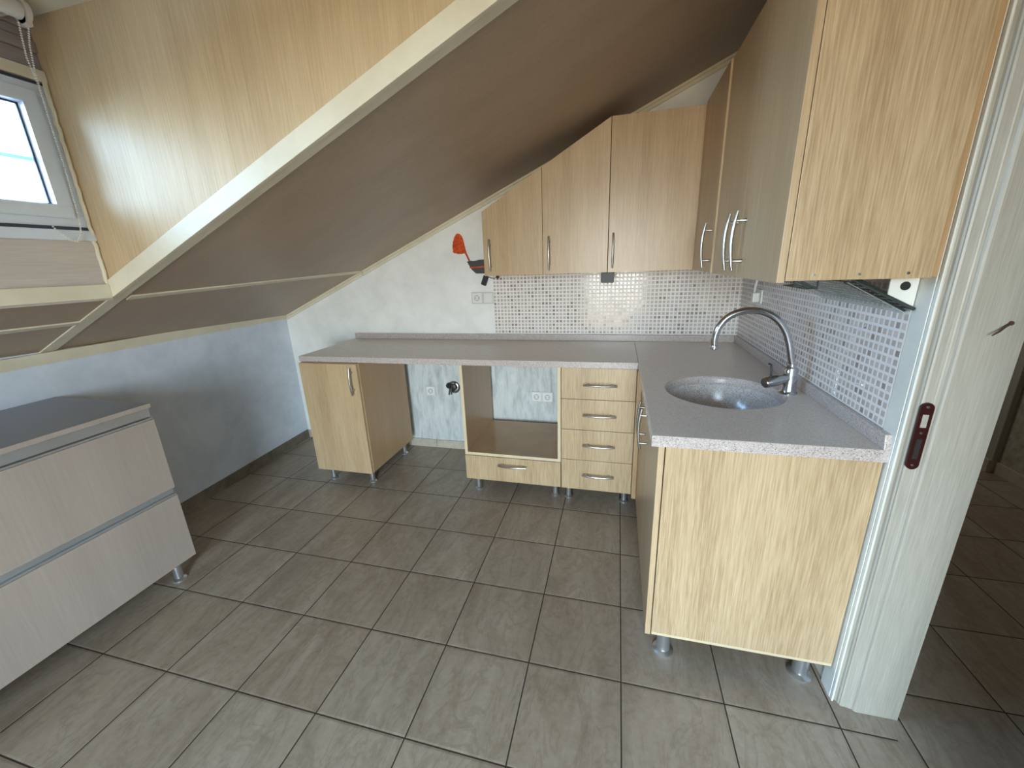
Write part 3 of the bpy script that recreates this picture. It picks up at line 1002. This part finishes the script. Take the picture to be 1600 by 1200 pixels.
# ------------------------------------------------------------------ low drawer unit on the left
g = thing('drawer_chest', 'wide low drawer chest with grey top against the left wall', 'cabinet', (-2.9, -2.2, 0))
XF, YE, YN = -2.600, -1.512, -3.10
panel('top', -3.172, XF + .002, YN, YE - .0, 0.853, 0.871, 'cheek_grey', g)
obj('edge_band', MB().box(XF + .002, XF + .0035, YN, YE, 0.853, 0.871), 'wood_grey', g)
panel('carcass', -3.168, XF - 0.030, YN + .002, YE - .002, 0.113, 0.852, 'wood_in', g)
obj('handle_profile', MB().box(XF - 0.030, XF - 0.010, YN, YE - .002, 0.812, 0.850, 0.003), 'alu', g)
d_a = panel('drawer', XF - T, XF, YN, YE, 0.4740, 0.8000, 'wood_grey', g)
obj('grip_rail', MB().box(XF - T - .010, XF - .004, YN, YE - .001, 0.8002, 0.8080, 0.002), 'alu', d_a)
d_b = panel('drawer', XF - T, XF, YN, YE, 0.1170, 0.4370, 'wood_grey', g)
obj('grip_rail', MB().box(XF - T - .010, XF - .003, YN, YE - .001, 0.4372, 0.4450, 0.002), 'alu', d_b)
obj('handle_profile', MB().box(XF - 0.029, XF - 0.014, YN, YE - .002, 0.4460, 0.4730, 0.002), 'alu', g)
for ly in (YE - 0.050, -2.30, YN + 0.06):
    leg(XF - 0.075, ly, 0.113, g, r=0.018)
    leg(-3.10, ly, 0.113, g, r=0.018)


# ------------------------------------------------------------------ sockets and small things on the walls
def socket_face(b_parent, cx_, cz_, y, r=0.0185):
    obj('socket_recess', MB().lathe([(r, -0.0005), (r, -0.0025), (r - 0.003, -0.0025), (r - 0.0035, 0.004), (0, 0.004)], (cx_, y, cz_), 'y', 32, close=False), 'cheek_grey', b_parent, True)
    p = MB()
    for s in (-1, 1):
        p.lathe([(0.0026, 0.0), (0.0026, -0.001), (0, -0.001)], (cx_ + s * 0.0085, y - .0001, cz_), 'y', 12)
        p.box(cx_ - 0.002, cx_ + 0.002, y - .0016, y, cz_ + s * 0.0155 - .002, cz_ + s * 0.0155 + .002)
    obj('contacts', p, 'black', b_parent)


def plate(name, lab, x0, x1, z0, z1, n=1, y=0.0, tilt=0.0):
    o = thing(name, lab, 'socket', ((x0 + x1) / 2, y, (z0 + z1) / 2))
    obj('frame', MB().box(x0, x1, y - 0.009, y, z0, z1, 0.003), 'plate_frame', o)
    w = (x1 - x0) / n
    for k in range(n):
        cxx = x0 + w * (k + .5)
        obj('insert', MB().box(cxx - w * .40, cxx + w * .40, y - 0.0115, y - .009, (z0 + z1) / 2 - w * .40 if w < .1 else z0 + .01, (z0 + z1) / 2 + w * .40 if w < .1 else z1 - .01, 0.001), 'white_plastic', o)
        socket_face(o, cxx, (z0 + z1) / 2, y - 0.0117)
    if tilt:
        o.rotation_euler = (0, tilt, 0)
    return o


plate('power_socket', 'single white wall socket left of the mosaic, below the black adapter', -1.688, -1.606, 1.117, 1.197)
g = thing('blank_plate', 'square white blank plate between the wall socket and the mosaic', 'plate', (-1.568, 0, 1.157))
obj('frame', MB().box(-1.605, -1.530, -0.009, 0, 1.117, 1.197, 0.003), 'plate_frame', g)
obj('cover', MB().box(-1.597, -1.538, -0.0125, -0.009, 1.126, 1.188, 0.0015), 'white_plastic', g)
plate('power_socket', 'single white socket low on the wall beside the black pipe valve', -2.103, -2.025, 0.432, 0.508, tilt=0.0)
plate('power_socket', 'double white socket low on the wall inside the open oven niche', -1.285, -1.127, 0.424, 0.499, n=2)

g = thing('pipe_valve', 'black pipe valve with chrome ring on the bare wall under the worktop', 'valve', (-1.885, 0, 0.508))
obj('flange', MB().lathe([(0.047, 0.0), (0.047, -0.004), (0.038, -0.012), (0.030, -0.013), (0.030, 0.0)], (-1.872, 0, 0.506), 'y', 32, close=False), 'chrome', g, True)
obj('cap', MB().lathe([(0.0, 0.0), (0.030, 0.0), (0.030, -0.030), (0.020, -0.034), (0.0, -0.034)], (-1.878, 0, 0.508), 'y', 24), 'black', g, True)
obj('knob', MB().lathe([(0.0, 0.0), (0.018, 0.0), (0.022, -0.016), (0.018, -0.028), (0.0, -0.028)], (-1.903, -0.012, 0.524), 'y', 20), 'black', g, True)
b = MB()
b.tube([(-1.893, -0.032, 0.505), (-1.900, -0.036, 0.475), (-1.903, -0.036, 0.455)], 0.006, 8)
b.tube([(-1.884, -0.032, 0.505), (-1.884, -0.038, 0.478), (-1.882, -0.038, 0.460)], 0.006, 8)
obj('hose_stub', b, 'darkgrey', g, True)

# patch of exposed orange brick with the conduit running down from it
b = MB()
rnd = random.Random(3)
out = [(-1.755, 1.579), (-1.742, 1.575), (-1.731, 1.560), (-1.722, 1.535), (-1.716, 1.505), (-1.711, 1.478), (-1.706, 1.462), (-1.712, 1.450), (-1.722, 1.451),
       (-1.740, 1.449), (-1.758, 1.450), (-1.776, 1.453), (-1.792, 1.458), (-1.802, 1.464), (-1.803, 1.470), (-1.799, 1.474), (-1.802, 1.490), (-1.800, 1.510), (-1.795, 1.530), (-1.787, 1.550), (-1.777, 1.568), (-1.767, 1.577)]
fine = []
for i, p in enumerate(out):
    q = out[(i + 1) % len(out)]
    for s in range(3):
        t = s / 3.0
        fine.append((p[0] + (q[0] - p[0]) * t + rnd.uniform(-.0015, .0015), p[1] + (q[1] - p[1]) * t + rnd.uniform(-.0015, .0015)))
b.prism(fine, 'y', -0.005, 0.0)
g = obj('exposed_brick_patch', b, 'orange')
tag(g, 'rounded patch of bare orange brick on the white wall beside the wall cabinets', 'wall patch')
b = MB().tube([(-1.714, -0.004, 1.462), (-1.704, -0.004, 1.440), (-1.688, -0.004, 1.405)], 0.006, 8)
obj('conduit', b, 'orange', g, True)
g = thing('junction_box', 'dark grey junction box with orange stripe beside the leftmost wall cabinet', 'box', (-1.64, 0, 1.36))
obj('box', MB().prism([(-1.700, 1.398), (-1.678, 1.404), (-1.662, 1.400), (-1.640, 1.402), (-1.615, 1.408), (-1.560, 1.408), (-1.560, 1.318), (-1.640, 1.320), (-1.668, 1.345)], 'y', -0.022, 0.0, 0.002), 'darkgrey', g)
obj('stripe', MB().prism([(-1.684, 1.362), (-1.600, 1.366), (-1.560, 1.366), (-1.560, 1.359), (-1.600, 1.357), (-1.678, 1.354)], 'y', -0.0235, -0.021), 'orange', g)
g = thing('power_adapter', 'small black adapter hanging tilted on a cable below the leftmost wall cabinet', 'adapter', (-1.585, 0, 1.27))
bm_ = bmesh.new()
bmesh.ops.create_cube(bm_, size=1.0)
for v in bm_.verts:
    v.co = Vector((v.co.x * 0.036, v.co.y * 0.016, v.co.z * 0.064))
bmesh.ops.bevel(bm_, geom=bm_.edges[:], offset=0.003, segments=2, affect='EDGES')
mb = MB(); mb.add(bm_, Matrix.Translation((-1.584, -0.010, 1.272)) @ Matrix.Rotation(math.radians(22), 4, 'Y'))
obj('housing', mb, 'black', g)
obj('cable', MB().tube([(-1.572, -0.010, 1.302), (-1.545, -0.012, 1.290), (-1.520, -0.012, 1.284), (-1.498, -0.014, 1.292)], 0.0022, 8).tube([(-1.575, -0.010, 1.302), (-1.580, -0.010, 1.318)], 0.0022, 8), 'darkgrey', g, True)
obj('plug', MB().lathe([(0, 0), (0.010, 0.001), (0.012, 0.008), (0.009, 0.018), (0, 0.020)], (-1.500, -0.012, 1.290), (1, 0.0, 0.5), 16), 'black', g, True)

o = obj('black_tape_piece', MB().box(-0.806, -0.736, -0.320, -0.300, 1.254, 1.3105, 0.003), 'black')  # piece of black tape, modelled as a solid block
tag(o, 'black tape piece stuck under the back row of wall cabinets, before the mosaic', 'box')
o = obj('dark_fitting', MB().prism([(-0.150, 1.3105), (-0.060, 1.3105), (-0.062, 1.283), (-0.140, 1.290)], 'y', -0.345, -0.300, 0.003), 'darkgrey')  # small dark item of no known use, gives no light
tag(o, 'small dark fitting under the wall cabinets in the corner', 'fitting')

g = thing('corner_plug', 'white plug and cord on the mosaic under the corner wall cabinet', 'plug', (-0.006, -0.33, 1.17))
obj('plate', MB().box(-0.0145, -0.0062, -0.372, -0.292, 1.135, 1.205, 0.003), 'white_plastic', g)
obj('plug', MB().box(-0.046, -0.0145, -0.352, -0.314, 1.140, 1.190, 0.006), 'white_plastic', g)
obj('cord', MB().tube([(-0.036, -0.333, 1.185), (-0.036, -0.336, 1.215), (-0.030, -0.335, 1.26), (-0.028, -0.334, 1.3115)], 0.0055, 10), 'white_plastic', g, True)

g = thing('bent_nail', 'small rusty bent nail sticking out of the beige door jamb', 'nail', (0.12, -1.547, 1.2))
obj('shank', MB().tube([(0.128, -1.546, 1.210), (0.116, -1.552, 1.203), (0.103, -1.560, 1.194), (0.088, -1.566, 1.186)], [0.0034, 0.0026, 0.0022, 0.0012], 8), 'rust', g, True)
obj('head', MB().lathe([(0, -.002), (0.005, -.002), (0.005, 0.0005), (0, 0.0005)], (0.128, -1.5475, 1.2105), 'y', 12), 'rust', g, True)

# roller blind above the window, with its bead chain
g = thing('roller_blind', 'cream roller blind with bead chain above the dormer window', 'blind', (-2.55, -2.2, 2.16))
obj('roll', MB().lathe([(0.0, 0.0), (0.024, 0.0), (0.024, -1.36), (0, -1.36)], (-2.505, -1.590, 2.166), 'y', 28), 'cream_plastic', g, True)
for yy in (-1.580, -2.950):
    b = MB()
    b.lathe([(0.0, 0.010), (0.026, 0.009), (0.032, 0.004), (0.032, -0.008), (0, -0.008)], (-2.505, yy, 2.166), 'y', 28)
    b.box(-2.610, -2.490, yy - .004, yy + .004, 2.170, 2.199, 0.002)
    b.box(-2.522, -2.488, yy - .008, yy + .006, 2.128, 2.150, 0.002)
    obj('bracket', b, 'cream_plastic', g, True)


def bead_chain(b, pts, step=0.0068, r=0.0031):
    pts = [Vector(p) for p in pts]
    acc = 0.0
    for p, q in zip(pts[:-1], pts[1:]):
        L = (q - p).length
        while acc < L:
            c = p + (q - p) * (acc / L)
            s = bmesh.new()
            bmesh.ops.create_icosphere(s, subdivisions=1, radius=r)
            b.add(s, Matrix.Translation(c))
            acc += step
        acc -= L


b = MB()
bead_chain(b, [(-2.505, -1.600, 2.130), (-2.560, -1.575, 2.06), (-2.592, -1.548, 2.00), (-2.600, -1.543, 1.90), (-2.604, -1.541, 1.75), (-2.600, -1.548, 1.60), (-2.595, -1.560, 1.535), (-2.592, -1.580, 1.508), (-2.592, -1.600, 1.512), (-2.594, -1.625, 1.540), (-2.602, -1.632, 1.56)])
bead_chain(b, [(-2.505, -1.578, 2.130), (-2.545, -1.566, 2.09), (-2.575, -1.556, 2.03), (-2.592, -1.546, 1.98)])
obj('bead_chain', b, 'white_plastic', g, True)
obj('chain_connector', MB().lathe([(0, 0), (0.004, 0.001), (0.0055, 0.010), (0.004, 0.018), (0, 0.019)], (-2.583, -1.553, 2.020), 'z', 12), 'white_plastic', g, True)
